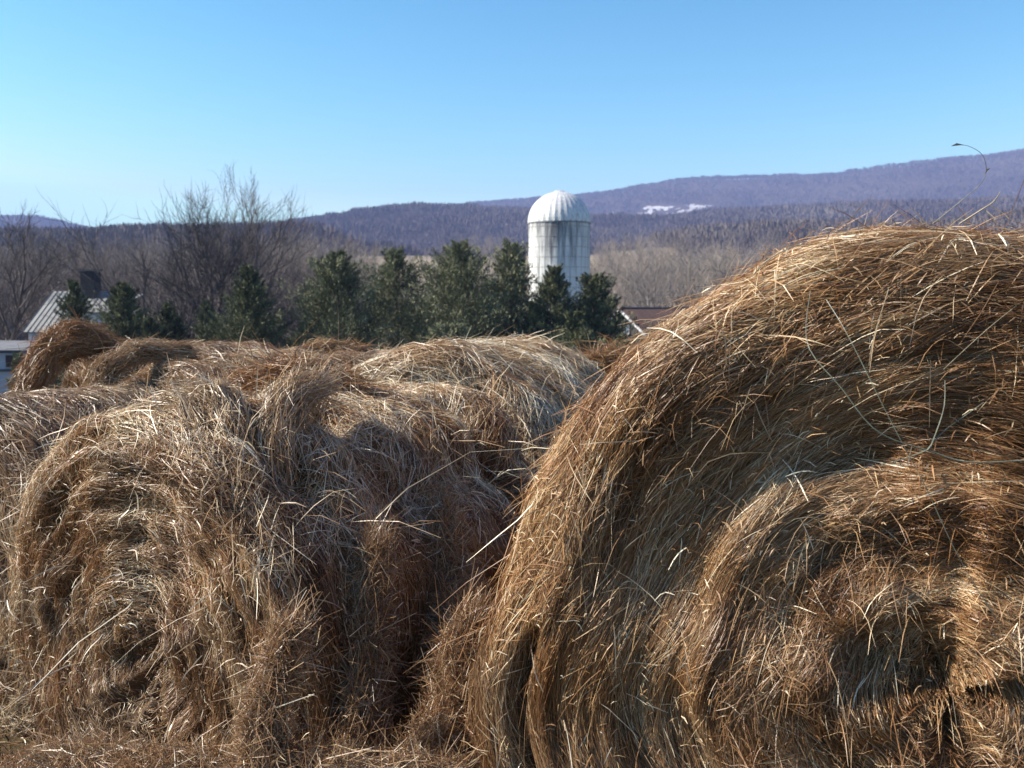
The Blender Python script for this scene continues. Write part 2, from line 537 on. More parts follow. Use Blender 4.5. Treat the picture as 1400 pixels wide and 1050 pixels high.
WB1 = simple('woods_bark', (.30, .25, .215), .9, (.16, .13, .11), 1.5, (1, 1, .3))
WB2 = simple('woods_bark_brown', (.25, .195, .16), .9, (.13, .10, .083), 1.5, (1, 1, .3))
protos = []
for i in range(7):
    e = bare_tree([13, 12, 14, 11, 12, 10, 13][i], 30 + i, [WB1, WB2, PALEBARK, WB1, WB2, PALEBARK, WB1][i],
        ["grey", "brown", "pale", "grey", "brown", "pale", "grey"][i] + " bare tree in the winter woods behind the farm",
        "bare trees in the woods behind the farm", kids=(9, 6, 5, 4), spread=.5, trunk_frac=.28)
    protos.append(e)
used = [False] * 7
def woods(n, p0, p1, d0, d1, top0, top1, kinds):
    """fill a stretch of woods: crowns reach the frame heights top0..top1"""
    for k in range(n):
        px = p0 + (p1 - p0) * (k + random.random()) / n
        D = random.uniform(d0, d1)
        i = random.choice(kinds)
        e = protos[i]
        if used[i]: e = copy_tree(protos[i])
        used[i] = True
        x, y = (px - 700) / FPX * D, D
        gz = float(ground_z(x, y))
        top = ray(px, random.uniform(top0, top1))[2] * D
        H0 = [13, 12, 14, 11, 12, 10, 13][i]
        s = max((top - gz) / (H0 * .98), .35)
        e.location = (x, y, gz)
        e.rotation_euler = (0, 0, random.uniform(0, 6.28))
        e.scale = (s * random.uniform(.9, 1.2),) * 2 + (s,)
woods(38, -60, 440, 75, 110, 322, 350, (0, 1, 3, 4))
woods(34, -60, 460, 115, 190, 316, 338, (0, 1, 4, 6))
woods(9, 420, 520, 90, 150, 330, 350, (0, 2, 5))
woods(12, 510, 720, 75, 110, 366, 385, (2, 5, 3))
woods(12, 500, 720, 470, 560, 335, 348, (2, 5, 0))
woods(34, 800, 1130, 120, 190, 330, 362, (2, 5, 0, 2))
woods(22, 820, 1250, 220, 330, 318, 340, (2, 6, 0))
woods(26, 800, 1420, 420, 550, 312, 332, (0, 6, 3))
woods(9, 600, 730, 380, 480, 318, 345, (0, 3))

# ------------------------------------------------------------------ evergreens
def green(name, a, b, c):
    m, nt, bs = new_mat(name)
    col = ramp(nt, attr(nt, "tone"), [(0, a), (.55, b), (1, c)])
    nt.links.new(col, bs.inputs["Base Color"])
    bs.inputs["Roughness"].default_value = .7
    bs.inputs["Specular IOR Level"].default_value = .2
    return m
CEDAR = green("cedar_green", (.042, .050, .028), (.115, .125, .062), (.26, .25, .125))
PINE = green("pine_green", (.07, .08, .042), (.18, .185, .10), (.33, .32, .19))
def evergreen(H, W, seed, mat, label, loose=0.0, dens=1.0, group=None):
    rs = np.random.default_rng(seed)
    e = empty("evergreen_tree")
    tr = MB()
    tr.tube([(0, 0, -.3), (0.03, 0, H * .5), (0, 0, H * .93)], [H * .022, H * .015, .01], 6)
    nl = int(420 * dens)
    V, T = [], []
    u = rs.uniform(0, 1, nl) ** .95
    hb = (.04 + .9 * u) * H
    az = rs.uniform(0, 2 * math.pi, nl)
    az = az + np.arange(nl) * 0
    lob = 1 + .28 * vnoise(np.cos(az) * 1.6 + 5, np.sin(az) * 1.6, hb / H * 5, seed) + rs.normal(0, .17 + .15 * loose, nl)
    prof = np.minimum(1.0, (1 - hb / H) ** (1.0 - .22 * min(loose, 1)) * 1.75 + .02) * np.minimum(1, .7 + hb / H * 1.6)
    prof = prof * (1 + .28 * vnoise(hb * 1.6, seed * 3.3, 0, seed + 4))
    ln = W / 2 * prof * lob
    ln = np.maximum(ln, .12)
    for i in range(nl):
        rise = .45 + .7 * hb[i] / H + rs.normal(0, .12)
        d = np.array([math.cos(az[i]), math.sin(az[i]), rise]); d /= np.linalg.norm(d)
        if i % 4 == 0 and loose:
            tr.tube([(0, 0, hb[i] - ln[i] * .25), d * ln[i] * .8 + (0, 0, hb[i] - ln[i] * .25)], [.03, .008], 3)
        m = int(84 * (.5 + ln[i] / (W / 2)))
        t = rs.uniform(.3 if not loose else .45, 1.12, m)
        c = np.array([0, 0, hb[i] - ln[i] * .3]) + d * (t * ln[i])[:, None] + rs.normal(0, .09 + .05 * loose, (m, 3)) * (1.25 - t)[:, None] * (ln[i] + .3)
        size = rs.uniform(.05, .17, m) * (1 + .1 * loose)
        dd = d + rs.normal(0, .55, (m, 3)) + np.array([0, 0, .35])
        dd /= np.linalg.norm(dd, axis=1)[:, None]
        sd = np.cross(dd, rs.normal(0, 1, (m, 3))); sd /= np.linalg.norm(sd, axis=1)[:, None]
        w = size * rs.uniform(.12, .34, m)
        V.append(np.stack([c - dd * size[:, None] * .5, c + sd * w[:, None] * .5, c + dd * size[:, None] * .6, c - sd * w[:, None] * .5], 1))
        tn = .45 + .25 * rs.normal() + rs.normal(0, .14, m)
        T.append(tn)
    V = np.concatenate(V).reshape(-1, 3)
    tr.build("trunk", BARK2, e)
    mesh_np("crown", V, np.arange(len(V)).reshape(-1, 4), mat, e, {"tone": np.clip(np.concatenate(T), 0, 1)})
    return tag(e, label, "tree", group)
def ever(px, top, width, D, seed, mat, label, loose=0, dens=1.0):
    x, y = (px - 700) / FPX * D, D
    gz = float(ground_z(x, y))
    H = ray(px, top)[2] * D - gz
    W = width * 1.2 / FPX * D
    e = evergreen(H, W, seed, mat, label, loose, dens)
    e.location = (x, y, gz)
ever(103, 372, 78, 41, 1, CEDAR, "dark cedar covering the house roof between the ribbed part and the chimney")
ever(170, 376, 100, 40, 2, CEDAR, "dark wide cedar just right of the black chimney", 0, 1.3)
ever(232, 404, 70, 41, 3, CEDAR, "low dark cedar between the wide cedar by the chimney and the tall bare tree")
ever(284, 402, 56, 44, 4, PINE, "small olive green cedar under the tallest bare tree")
ever(340, 352, 100, 39, 5, CEDAR, "tall pointed dark cedar, olive on its left side, right of tallest bare tree", 0, 1.5)
ever(462, 333, 110, 40, 6, PINE, "leftmost of the wide pines, dark at its foot, right of the pointed cedar", .6, 1.5)
ever(541, 329, 92, 43, 7, PINE, "thin topped loose pine with the tan field showing either side of its crown", 1, 1.0)
ever(630, 319, 118, 41, 8, PINE, "broadest green pine in the middle of the row, grey saplings to its left", .9, 1.5)
ever(700, 322, 96, 43, 9, PINE, "pine touching the left side of the white silo", .9, 1.3)
ever(757, 354, 112, 41, 10, CEDAR, "brownish green cedar standing in front of the silo", .4, 1.4)
ever(812, 368, 112, 42, 21, CEDAR, "dark cedar in front of the right side of the silo, beside the barn", .7, 1.4)
ever(425, 412, 70, 46, 22, CEDAR, "short dim evergreen filling the gap left of the wide pines")
ever(585, 400, 80, 47, 23, PINE, "short green pine behind the gap between the thin topped and the broadest pine", .8, 1.0)
ever(664, 402, 80, 44, 24, CEDAR, "short dark evergreen between the broadest pine and the pine touching the silo", .4, 1.0)
ever(728, 405, 60, 40, 26, CEDAR, "short dark evergreen at the foot of the silo's left edge", .3, 1.0)
ever(786, 420, 80, 37, 27, CEDAR, "low dark evergreen bush between the two cedars before the silo", .5, 1.0)
ever(612, 440, 80, 36, 28, PINE, "low light green evergreen bush under the broadest pine", 1, 1.0)
ever(850, 452, 60, 36, 29, CEDAR, "small dark bush at the foot of the barn gable", .6, .8)
ever(206, 428, 60, 38, 30, CEDAR, "low dark cedar bush right of the wide cedar, over the hay")
ever(25, 478, 34, 30, 31, PINE, "small green bush beside the grey annex wall", .8, .7)

# grey saplings and brush between the evergreens
SAP = simple("sapling_bark", (.26, .21, .17), .9, (.15, .12, .10), 2)
def brush(px, D, H, seed, label, s=1):
    limb, twig = tree_geo(H, seed, kids=(5, 4, 3), spread=.35, trunk_frac=.1, r0=.03, stems=9)
    e = empty("bare_shrub")
    limb.build("stem", SAP, e); twig.build("twigs", SAP, e)
    tag(e, label, "shrub")
    place(e, px, D, 0, s)
brush(528, 37, 3.0, 50, "grey bare saplings in the gap between the two left pines")
brush(500, 39, 2.6, 51, "thin grey brush at the right foot of the leftmost wide pine")
brush(560, 38, 2.8, 52, "grey bare saplings left of the light green evergreen bush")
brush(395, 42, 3.2, 53, "dull bare brush right of the tall pointed cedar")
brush(268, 43, 3.0, 54, "bare brush between the small cedars below the tallest bare tree")
brush(846, 60, 4.2, 55, "tan bare brush above the barn ridge, right of the silo")
brush(940, 66, 4.4, 56, "tan bare brush behind the rusty barn roof")

# ------------------------------------------------------------------ silo
def silo():
    D = 70.0
    x = (764 - 700) / FPX * D
    gz = float(ground_z(x, D)) - .2
    r = 41.5 / FPX * D
    ztop = ray(764, 305)[2] * D - gz
    e = empty("silo", (x, D, gz))
    tag(e, "white stained stave silo with a ribbed metal dome behind the evergreens", "silo")
    m, nt, bs = new_mat("stained_white_staves")
    n1 = noise(nt, 1.0, 6, 'Object', (2.6, 2.6, .3), .65)
    n2 = noise(nt, .9, 5)
    n4 = noise(nt, 1.0, 6, 'Object', (9, 9, .5), .65)
    tc = nt.nodes.new("ShaderNodeTexCoord"); sp = nt.nodes.new("ShaderNodeSeparateXYZ")
    nt.links.new(tc.outputs["Object"], sp.inputs[0])
    mr = nt.nodes.new("ShaderNodeMapRange"); mr.inputs[1].default_value = ztop - 5.5; mr.inputs[2].default_value = ztop
    mr.inputs[3].default_value = -.16; mr.inputs[4].default_value = .12
    nt.links.new(sp.outputs[2], mr.inputs[0])
    # the weather side, facing the lane and a little left, carries the dark run-off
    dx = nt.nodes.new("ShaderNodeMath"); dx.operation = 'MULTIPLY_ADD'; dx.inputs[1].default_value = .45 / r; dx.inputs[2].default_value = .12
    nt.links.new(sp.outputs[0], dx.inputs[0])
    ab = nt.nodes.new("ShaderNodeMath"); ab.operation = 'ABSOLUTE'; nt.links.new(dx.outputs[0], ab.inputs[0])
    s1 = nt.nodes.new("ShaderNodeMath"); s1.operation = 'ADD'
    nt.links.new(n1, s1.inputs[0]); nt.links.new(mr.outputs[0], s1.inputs[1])
    s2 = nt.nodes.new("ShaderNodeMath"); s2.operation = 'MULTIPLY_ADD'; s2.inputs[1].default_value = -.35
    nt.links.new(ab.outputs[0], s2.inputs[0]); nt.links.new(s1.outputs[0], s2.inputs[2])
    s3 = nt.nodes.new("ShaderNodeMath"); s3.operation = 'MULTIPLY_ADD'; s3.inputs[1].default_value = .35; 
    nt.links.new(n4, s3.inputs[0]); nt.links.new(s2.outputs[0], s3.inputs[2])
    st = ramp(nt, s3.outputs[0], [(.52, (.76, .75, .71)), (.64, (.50, .50, .48)), (.74, (.24, .24, .24)), (.88, (.10, .10, .105))])
    nt.links.new(mixc(nt, .25, st, ramp(nt, n2, [(.3, (.45, .44, .42)), (.6, (.85, .85, .83))]), 'MULTIPLY'), bs.inputs["Base Color"])
    bs.inputs["Roughness"].default_value = .8
    w = MB()
    n = 30
    prof = [(r, 0), (r, ztop)]
    w.lathe((0, 0, 0), prof, 90)
    w.build("wall", m, e, True)
    jm = simple("stave_joint", (.42, .42, .42), .9, (.30, .30, .30), 2)
    j = MB()
    for k in range(n):
        a = 2 * math.pi * k / n
        j.box(((r + .003) * math.cos(a), (r + .003) * math.sin(a), ztop / 2), (.02, .016, ztop - .02), a)
    tag(j.build("stave_joints", jm, e))
    hm = simple("hoop_steel", (.40, .37, .35), .6, (.18, .14, .11), 3)
    for k in range(17):
        z = ztop - .35 - k * .72
        if z < .3: break
        h = MB(); h.lathe((0, 0, z), [(r, -.012), (r + .018, -.012), (r + .018, .012), (r, .012)], 60)
        h.build("hoop", hm, e)
    # dome of overlapping metal gores, each with a raised seam
    dm, nt, bs = new_mat("dome_metal")
    nn = noise(nt, 2.5, 6, 'Object', (3, 3, .6))
    nt.links.new(ramp(nt, nn, [(.3, (.36, .36, .35)), (.5, (.62, .61, .58)), (.7, (.76, .74, .70))]), bs.inputs["Base Color"])
    bs.inputs["Roughness"].default_value = .55
    bs.inputs["Metallic"].default_value = .15
    d = MB()
    G = 32; sub = 4
    rows = 14
    Rd = r + .05
    hd = ray(764, 262)[2] * D - gz - ztop
    vs = []
    for i in range(rows + 1):
        ph = (math.pi / 2) * i / rows
        for k in range(G * sub):
            a = 2 * math.pi * k / (G * sub)
            f = (k % sub)
            rr = Rd * math.cos(ph) * (1.0 + (.009 if f == 0 else -.006 if f == 2 else 0) ) + .01
            vs.append((rr * math.cos(a), rr * math.sin(a), ztop + hd * math.sin(ph)))
    N = G * sub
    fs = [(i * N + k, i * N + (k + 1) % N, (i + 1) * N + (k + 1) % N, (i + 1) * N + k) for i in range(rows) for k in range(N)]
    d.add(vs, fs)
    d.build("dome", dm, e)
    rim = MB(); rim.lathe((0, 0, ztop), [(r, -.07), (r + .055, -.07), (r + .055, .04), (r, .04)], 72)
    rim.build("dome_rim", simple("rim_dark", (.22, .22, .23), .6), e)
    cap = MB(); cap.lathe((0, 0, ztop + hd - .06), [(.42, -.05), (.42, .05), (.28, .13), (0.01, .15)], 16)
    cap.build("dome_cap", dm, e)
silo()

# ------------------------------------------------------------------ barn with rusty roof
def panel_poly(mb, quad, th, nrm):
    q = [np.array(a, float) for a in quad]; nrm = np.array(nrm, float); nrm /= np.linalg.norm(nrm)
    top = [a + nrm * th for a in q]
    mb.add([*q, *top], [(3, 2, 1, 0), (4, 5, 6, 7), (0, 1, 5, 4), (1, 2, 6, 5), (2, 3, 7, 6), (3, 0, 4, 7)])
def barn():
    D = 45.0
    ap = at(848, 423, D)
    gz = float(ground_z(ap[0], ap[1])) - .4
    e = empty("barn", (ap[0], ap[1], gz), -R_(18))     # local x runs along the ridge (away to the right), local -y faces the lane
    tag(e, "low barn with a rusty red roof and a dark shaded gable edged in white", "barn")
    e.rotation_euler = (0, 0, R_(30))
    H = ap[2] - gz; w = 2.9; L = 9.5; drop = 1.62
    wall_m = simple("dark_boards", (.055, .052, .055), .85, (.03, .03, .032), 2.0, (8, 8, .4))
    g = MB()
    ins = .25
    zE = H - drop * (w - ins) / w - .03
    for xx, xi in ((ins, 1), (L - ins, -1)):
        pass
    # solid body: gabled prism
    vs = []
    for xx in (ins, L - ins):
        vs += [(xx, -(w - ins), -.5), (xx, (w - ins), -.5), (xx, (w - ins), zE), (xx, 0, H - .03), (xx, -(w - ins), zE)]
    g.add(vs, [(4, 3, 2, 1, 0), (5, 6, 7, 8, 9), (0, 5, 9, 4), (1, 2, 7, 6)])
    g.build("wall", wall_m, e)
    rm, nt, bs = new_mat("rusty_roof_metal")
    n1 = noise(nt, .9, 6); n2 = noise(nt, 1, 5, 'Object', (6, .5, .5))
    nt.links.new(mixc(nt, n1, ramp(nt, n2, [(.3, (.07, .034, .024)), (.7, (.20, .095, .055))]), (.10, .068, .055)), bs.inputs["Base Color"])
    bs.inputs["Roughness"].default_value = .7
    for s in (-1, 1):
        r_ = MB()
        n = (0, s * drop, w)
        panel_poly(r_, [(0, 0, H), (L, 0, H), (L, s * w, H - drop), (0, s * w, H - drop)][::s], .05, n)
        o = r_.build("roof", rm, e)
    cap = MB(); cap.tube([(-.02, 0, H + .05), (L + .02, 0, H + .05)], [.06, .06], 6); cap.build("ridge_cap", simple("ridge_dark", (.10, .07, .07), .7), e)
    tm = simple("white_trim", (.62, .63, .65), .7)
    for s in (-1, 1):
        t_ = MB()
        panel_poly(t_, [(-.05, s * .08, H - .14), (-.05, s * .08, H - .02), (-.05, s * w, H - drop - .02), (-.05, s * w, H - drop - .14)], .045, (1, 0, 0))
        t_.build("rake_trim", tm, e)
    c_ = MB(); c_.tube([(.12, -w + .05, H - drop - .1), (.12, -(w - .55), H - drop - 1.4)], [.06, .06], 6); c_.build("downspout", tm, e)
    wf = MB(); wf.box((ins - .03, -.25, H - .95), (.06, .40, .46)); f = wf.build("window", tm, e)
    wp = MB(); wp.box((ins - .065, -.25, H - .95), (.02, .30, .36)); wp.build("pane", simple("sky_glass", (.20, .26, .36), .15), f)
barn()

# ------------------------------------------------------------------ house at the left
def house():
    D = 60.0
    rd = at(72, 399, D)               # left end of the ridge
    gz = float(ground_z(rd[0], rd[1])) - .3
    e = empty("house", (rd[0], rd[1], gz), R_(-5))
    tag(e, "pale walled house with a ribbed grey metal roof and black chimney behind cedars", "house")
    H = rd[2] - gz
    run = 3.4; drop = 2.45; L = 4.0
    rm, nt, bs = new_mat("ribbed_roof_metal")
    n1 = noise(nt, 1.5, 6)
    nt.links.new(ramp(nt, n1, [(.3, (.19, .185, .17)), (.7, (.29, .285, .255))]), bs.inputs["Base Color"])
    bs.inputs["Roughness"].default_value = .6; bs.inputs["Metallic"].default_value = .1
    wm = simple("white_siding", (.62, .64, .68), .8, (.48, .50, .55), 1.2, (.4, .4, 9))
    b = MB()
    vs = []
    ins = .25
    zE = H - drop * (run - ins) / run - .04
    for xx in (ins, L - ins):
        vs += [(xx, -(run - ins), -.5), (xx, (run - ins), -.5), (xx, (run - ins), zE), (xx, 0, H - .04), (xx, -(run - ins), zE)]
    b.add(vs, [(0, 1, 2, 3, 4), (9, 8, 7, 6, 5), (0, 4, 9, 5), (1, 6, 7, 2)])
    b.build("wall", wm, e)
    for s in (-1, 1):
        r_ = MB()
        panel_poly(r_, [(0, 0, H), (L, 0, H), (L, s * run, H - drop), (0, s * run, H - drop)][::s], .06, (0, s * drop, run))
        ro = r_.build("roof", rm, e)
        ribs = MB()
        n = (0, s * drop / math.hypot(drop, run), run / math.hypot(drop, run))
        for k in range(13):
            xx = .05 + k * (L - .1) / 12
            off = np.array([0, n[1], n[2]]) * .075
            ribs.tube([np.array([xx, 0, H]) + off, np.array([xx, s * run, H - drop]) + off], [.03, .03], 4)
        ribs.build("rib", rm, ro)
    # chimney
    c = MB()
    cx = 4.1 - 1.2
    cc = at(130, 390, D)
    lx = (cc[0] - rd[0])
    c.box((lx, -.3, H + .2), (.9, .8, 2.1))
    ch = c.build("chimney", simple("sooty_brick", (.030, .031, .032), .9, (.018, .018, .02), 5), e)
    k = MB(); k.box((lx, -.3, H + 1.34), (1.08, .98, .12)); k.build("chimney_cap", simple("cap_stone", (.10, .10, .09), .9), ch)
    # lower wing on the right, pale wall between the cedars
    wv = MB(); wv.box((L + .35, -.6, (H - 1.2) / 2), (1.3, 4.2, H - 1.2)); wv.build("wing_wall", wm, e)
    wr = MB(); panel_poly(wr, [(L - .4, -3.0, H - 1.3), (L + 1.2, -3.0, H - 1.3), (L + 1.2, 1.6, H - .2), (L - .4, 1.6, H - .2)], .08, (0, -1.1, 4.6)); wr.build("wing_roof", rm, e)
    # dark window in front wall
    dk = simple("dark_glass", (.015, .018, .025), .12)
    tm = simple("window_trim", (.55, .57, .60), .7)
    w1 = MB(); w1.box((2.0, -(run - ins) - .03, H - drop - 1.3), (.9, .06, 1.2)); f = w1.build("window", tm, e)
    p1 = MB(); p1.box((2.0, -(run - ins) - .07, H - drop - 1.3), (.74, .02, 1.04)); p1.build("pane", dk, f)
house()
def annex():
    D = 52.0
    p = at(8, 480, D)
    gz = float(ground_z(p[0], p[1])) - .3
    e = empty("shed", (p[0], p[1], gz), R_(-3))
    tag(e, "grey white shed with a small dark window at the left edge below the house", "shed")
    H = p[2] - gz
    wm = simple("shed_paint", (.40, .42, .47), .8, (.28, .30, .34), 1.4, (.4, .4, 6))
    b = MB(); b.box((-1.0, 1.4, H / 2 - .2), (4.8, 2.8, H - .1 + .3)); b.build("wall", wm, e)
    r_ = MB(); panel_poly(r_, [(-3.7, -.25, H + .0), (1.7, -.25, H + .0), (1.7, 3.0, H + .38), (-3.7, 3.0, H + .38)], .07, (0, -.38, 3.2))
    r_.build("roof", simple("shed_roof", (.17, .17, .18), .8, (.11, .11, .11), 2), e)
    w1 = MB(); w1.box((.25, -.03, H - .55), (.62, .06, .8)); f = w1.build("window", simple("shed_trim", (.30, .30, .33), .7), e)
    p1 = MB(); p1.box((.25, -.07, H - .55), (.48, .02, .66)); p1.build("pane", simple("shed_glass", (.01, .012, .016), .15), f)
    s = MB(); s.box((-1.0, -.06, H - 1.05), (4.8, .1, .12)); s.build("ledge", simple("ledge_dark", (.05, .05, .055), .8), e)
annex()

# ------------------------------------------------------------------ hay
def ribbons(name, P, N, w, tone, age, parent, label=None):
    """P (n,k,3) centre lines, N (n,3) a facing normal, w (n,) widths -> tapered ribbons"""
    n, k, _ = P.shape
    T = np.gradient(P, axis=1)
    T /= np.linalg.norm(T, axis=2, keepdims=True) + 1e-9
    S = np.cross(T, N[:, None, :])
    S /= np.linalg.norm(S, axis=2, keepdims=True) + 1e-9
    B = np.cross(T, S)
    rot = rng.uniform(-1.1, 1.1, n)[:, None, None]
    tw = rng.normal(0, .5, n)[:, None, None] * np.linspace(0, 1, k)[None, :, None]
    S = S * np.cos(rot + tw) + B * np.sin(rot + tw)
    tap = np.array([.55] + [1.0] * (k - 2) + [.35])
    W = w[:, None, None] * tap[None, :, None] * .5
    V = np.stack([P - S * W, P + S * W], 2).reshape(n, k * 2, 3)
    base = (np.arange(n) * (k * 2))[:, None, None]
    q = np.array([[2 * i, 2 * i + 1, 2 * i + 3, 2 * i + 2] for i in range(k - 1)])[None]
    F = (base + q).reshape(-1, 4)
    t = np.repeat(np.clip(tone, 0, 1), k - 1); a = np.repeat(np.clip(age, 0, 1), k - 1)
    return mesh_np(name, V.reshape(-1, 3), F, STRAW, parent, {"tone": t, "age": a})

class Bale:
    def __init__(s, fc, alpha, R, L, corner, disp, label, age, seed, tilt=0.0, sag=.0, slump=.0):
        s.slump = slump
        s.fc = np.array(fc, float); s.R, s.L, s.c = R, L, corner
        s.A = np.array([math.sin(alpha), math.cos(alpha), tilt]); s.A /= np.linalg.norm(s.A)
        s.X = np.array([math.cos(alpha), -math.sin(alpha), 0.0])
        s.Z = np.cross(s.X, s.A); s.Z *= np.sign(s.Z[2])
        s.disp = disp; s.age = age; s.seed = seed; s.sag = sag
        s.q1 = L - corner; s.q2 = s.q1 + corner * math.pi / 2; s.Q = s.q2 + R - corner
        foot = s.fc + s.A * L / 2; foot = (foot[0], foot[1], s.fc[2] - R)
        s.e = empty("hay_bale", foot)
        s.foot = np.array(foot)
        tag(s.e, label, "hay bale", "round hay bales in the rows")
    def surf(s, q, th):
        """q runs from the far end of the round side, over the rim, to the centre of the near face"""
        q = np.clip(q, 0, s.Q - .004)
        ph = np.clip((q - s.q1) / s.c, 0, math.pi / 2)
        r = np.where(q < s.q1, s.R, s.R - s.c * (1 - np.cos(ph)))
        a = np.where(q < s.q1, s.L - q, s.c - s.c * np.sin(ph))
        r = np.where(q > s.q2, s.R - s.c - (q - s.q2), r)
        a = np.where(q > s.q2, 0.0, a)
        nr, na = np.cos(ph), -np.sin(ph)
        d = s.disp(s, q, th, r)
        rr, aa = (r + nr * d) * (1 + s.slump * sstep(.28, -.28, np.sin(th)) * np.clip(-np.cos(th), 0, 1)), a + na * d
        ct, st = np.cos(th), np.sin(th)
        zz = rr * st
        zz = np.where(zz < 0, zz * (1 - s.sag), zz)
        P = s.fc + aa[..., None] * s.A + (rr * ct)[..., None] * s.X + zz[..., None] * s.Z
        N = na[..., None] * s.A + (nr * ct)[..., None] * s.X + (nr * st)[..., None] * s.Z
        return P, N, r
    def core(s, nq=220, nt=420, inset=.012):
        q = np.concatenate([np.linspace(0, s.q1, nq // 2), np.linspace(s.q1, s.Q, nq // 2)[1:]])
        th = np.linspace(0, 2 * math.pi, nt, endpoint=False)
        Qm, Tm = np.meshgrid(q, th, indexing='ij')
        P, N, r = s.surf(Qm, Tm)
        P = P - N * inset
        nq = len(q)
        V = P.reshape(-1, 3)
        uv = np.stack([Qm, np.where(Tm > math.pi, 2 * math.pi - Tm, Tm) * np.maximum(r, .1) ], -1).reshape(-1, 2)
        i, j = np.meshgrid(np.arange(nq - 1), np.arange(nt), indexing='ij')
        F = np.stack([i * nt + j, i * nt + (j + 1) % nt, (i + 1) * nt + (j + 1) % nt, (i + 1) * nt + j], -1).reshape(-1, 4)
        # close the far end with a fan of quads to the axis
        c = len(V)
        back = s.fc + s.A * (s.L + .02)
        V = np.vstack([V, back[None]])
        uv = np.vstack([uv, [[0, 0]]])
        jj = np.arange(0, nt, 2)
        Fb = np.stack([np.full_like(jj, c), (jj + 2) % nt, (jj + 1) % nt, jj], -1)
        F = np.vstack([F, Fb])
        m = mesh_np("packed_body", V - s.foot, F, CORE, s.e, smooth=True, uv=uv)
        return m
    def stalks(s, n, q0, q1, t0=-.6, t1=math.pi + .6, length=(.12, .35), spread=.22, width=(.0012, .0024), depth=(-.008, .014), lift=.02, k=5, tone=(.5, .2), age=None, name="loose_stalks", clump=.5, wild=0.0, sel=None, bend=0.0, build=True):
        m = int(n * 2.2)
        q = rng.uniform(q0, q1, m); th = rng.uniform(t0, t1, m)
        _, _, r = s.surf(q, th)
        keep = rng.uniform(0, 1, m) < np.maximum(r / s.R, .06)
        q, th, r = q[keep][:n], th[keep][:n], r[keep][:n]
        if sel is not None:
            k2 = sel(q, th, r); q, th, r = q[k2], th[k2], r[k2]
        n = len(q)
        ln = rng.uniform(*length, n) * np.clip(.35 + r / s.R, .4, 1)
        # stalks lie in wads: the wads share their direction and colour
        cx, cy = q * 9, th * np.maximum(r, .15) * 4
        dirn = fbm(cx, cy, 0, s.seed + 60, 2) * spread * 1.1 * clump * 2
        ang = dirn + rng.normal(0, spread, n) + bend
        wl = rng.uniform(0, 1, n) < wild
        ang = np.where(wl, rng.uniform(-math.pi, math.pi, n), ang)
        flip = rng.uniform(0, 1, n) < .5
        ang = np.where(flip, ang + math.pi, ang)
        t = np.linspace(-.5, .5, k)[None, :]
        curv = rng.normal(0, .22, n)[:, None] * (t ** 2 - .1)
        qq = q[:, None] + ln[:, None] * (np.sin(ang)[:, None] * t + np.cos(ang)[:, None] * curv * .4)
        tt = th[:, None] + ln[:, None] * (np.cos(ang)[:, None] * t - np.sin(ang)[:, None] * curv * .4) / np.maximum(r, .09)[:, None]
        P, N, _ = s.surf(qq, tt)
        off = rng.uniform(*depth, n)[:, None] + rng.exponential(lift, n)[:, None] * np.where(rng.uniform(0, 1, n) < .14, .9, .10)[:, None] * np.clip(t + .5, 0, 1) ** 2 * 2
        off = off + wl[:, None] * rng.uniform(0, .02, n)[:, None]
        P = P + N * off[..., None]
        # a node where the stalk is bent or broken
        kn = rng.uniform(.25, .75, n)[:, None] - .5
        kd = rng.normal(0, 1, (n, 3)) * (rng.uniform(0, 1, n) < .28)[:, None] * .16
        P = P + kd[:, None, :] * (np.clip(t - kn, 0, 1) * ln[:, None])[..., None]
        # tips droop a little
        P[..., 2] -= (np.clip(t + .3, 0, 1) ** 2 * np.clip(off, 0, 1)) * .5
        w = rng.uniform(*width, n)
        cl = fbm(q * 11, th * np.maximum(r, .15) * 6, 0, s.seed + 5, 3)
        tn = tone[0] + tone[1] * rng.normal(0, 1, n) * .6 + .22 * cl
        tn += (rng.uniform(0, 1, n) < .05) * .3
        ag = (s.age if age is None else age) + .35 * fbm(q * 5, th * 4, 1, s.seed + 8, 2) + rng.normal(0, .12, n)
        data = (P - s.foot, N[:, k // 2], w, tn, ag)
        if build: return ribbons(name, *data, s.e)
        return data

def ring_steps(r, R, levels, soft=.02):
    """radial profile built from ledges: levels = [(radius fraction, rise)]"""
    d = 0
    for f, h in levels:
        d = d + h * (1 - sstep(f * R - soft, f * R + soft, r))
    return d

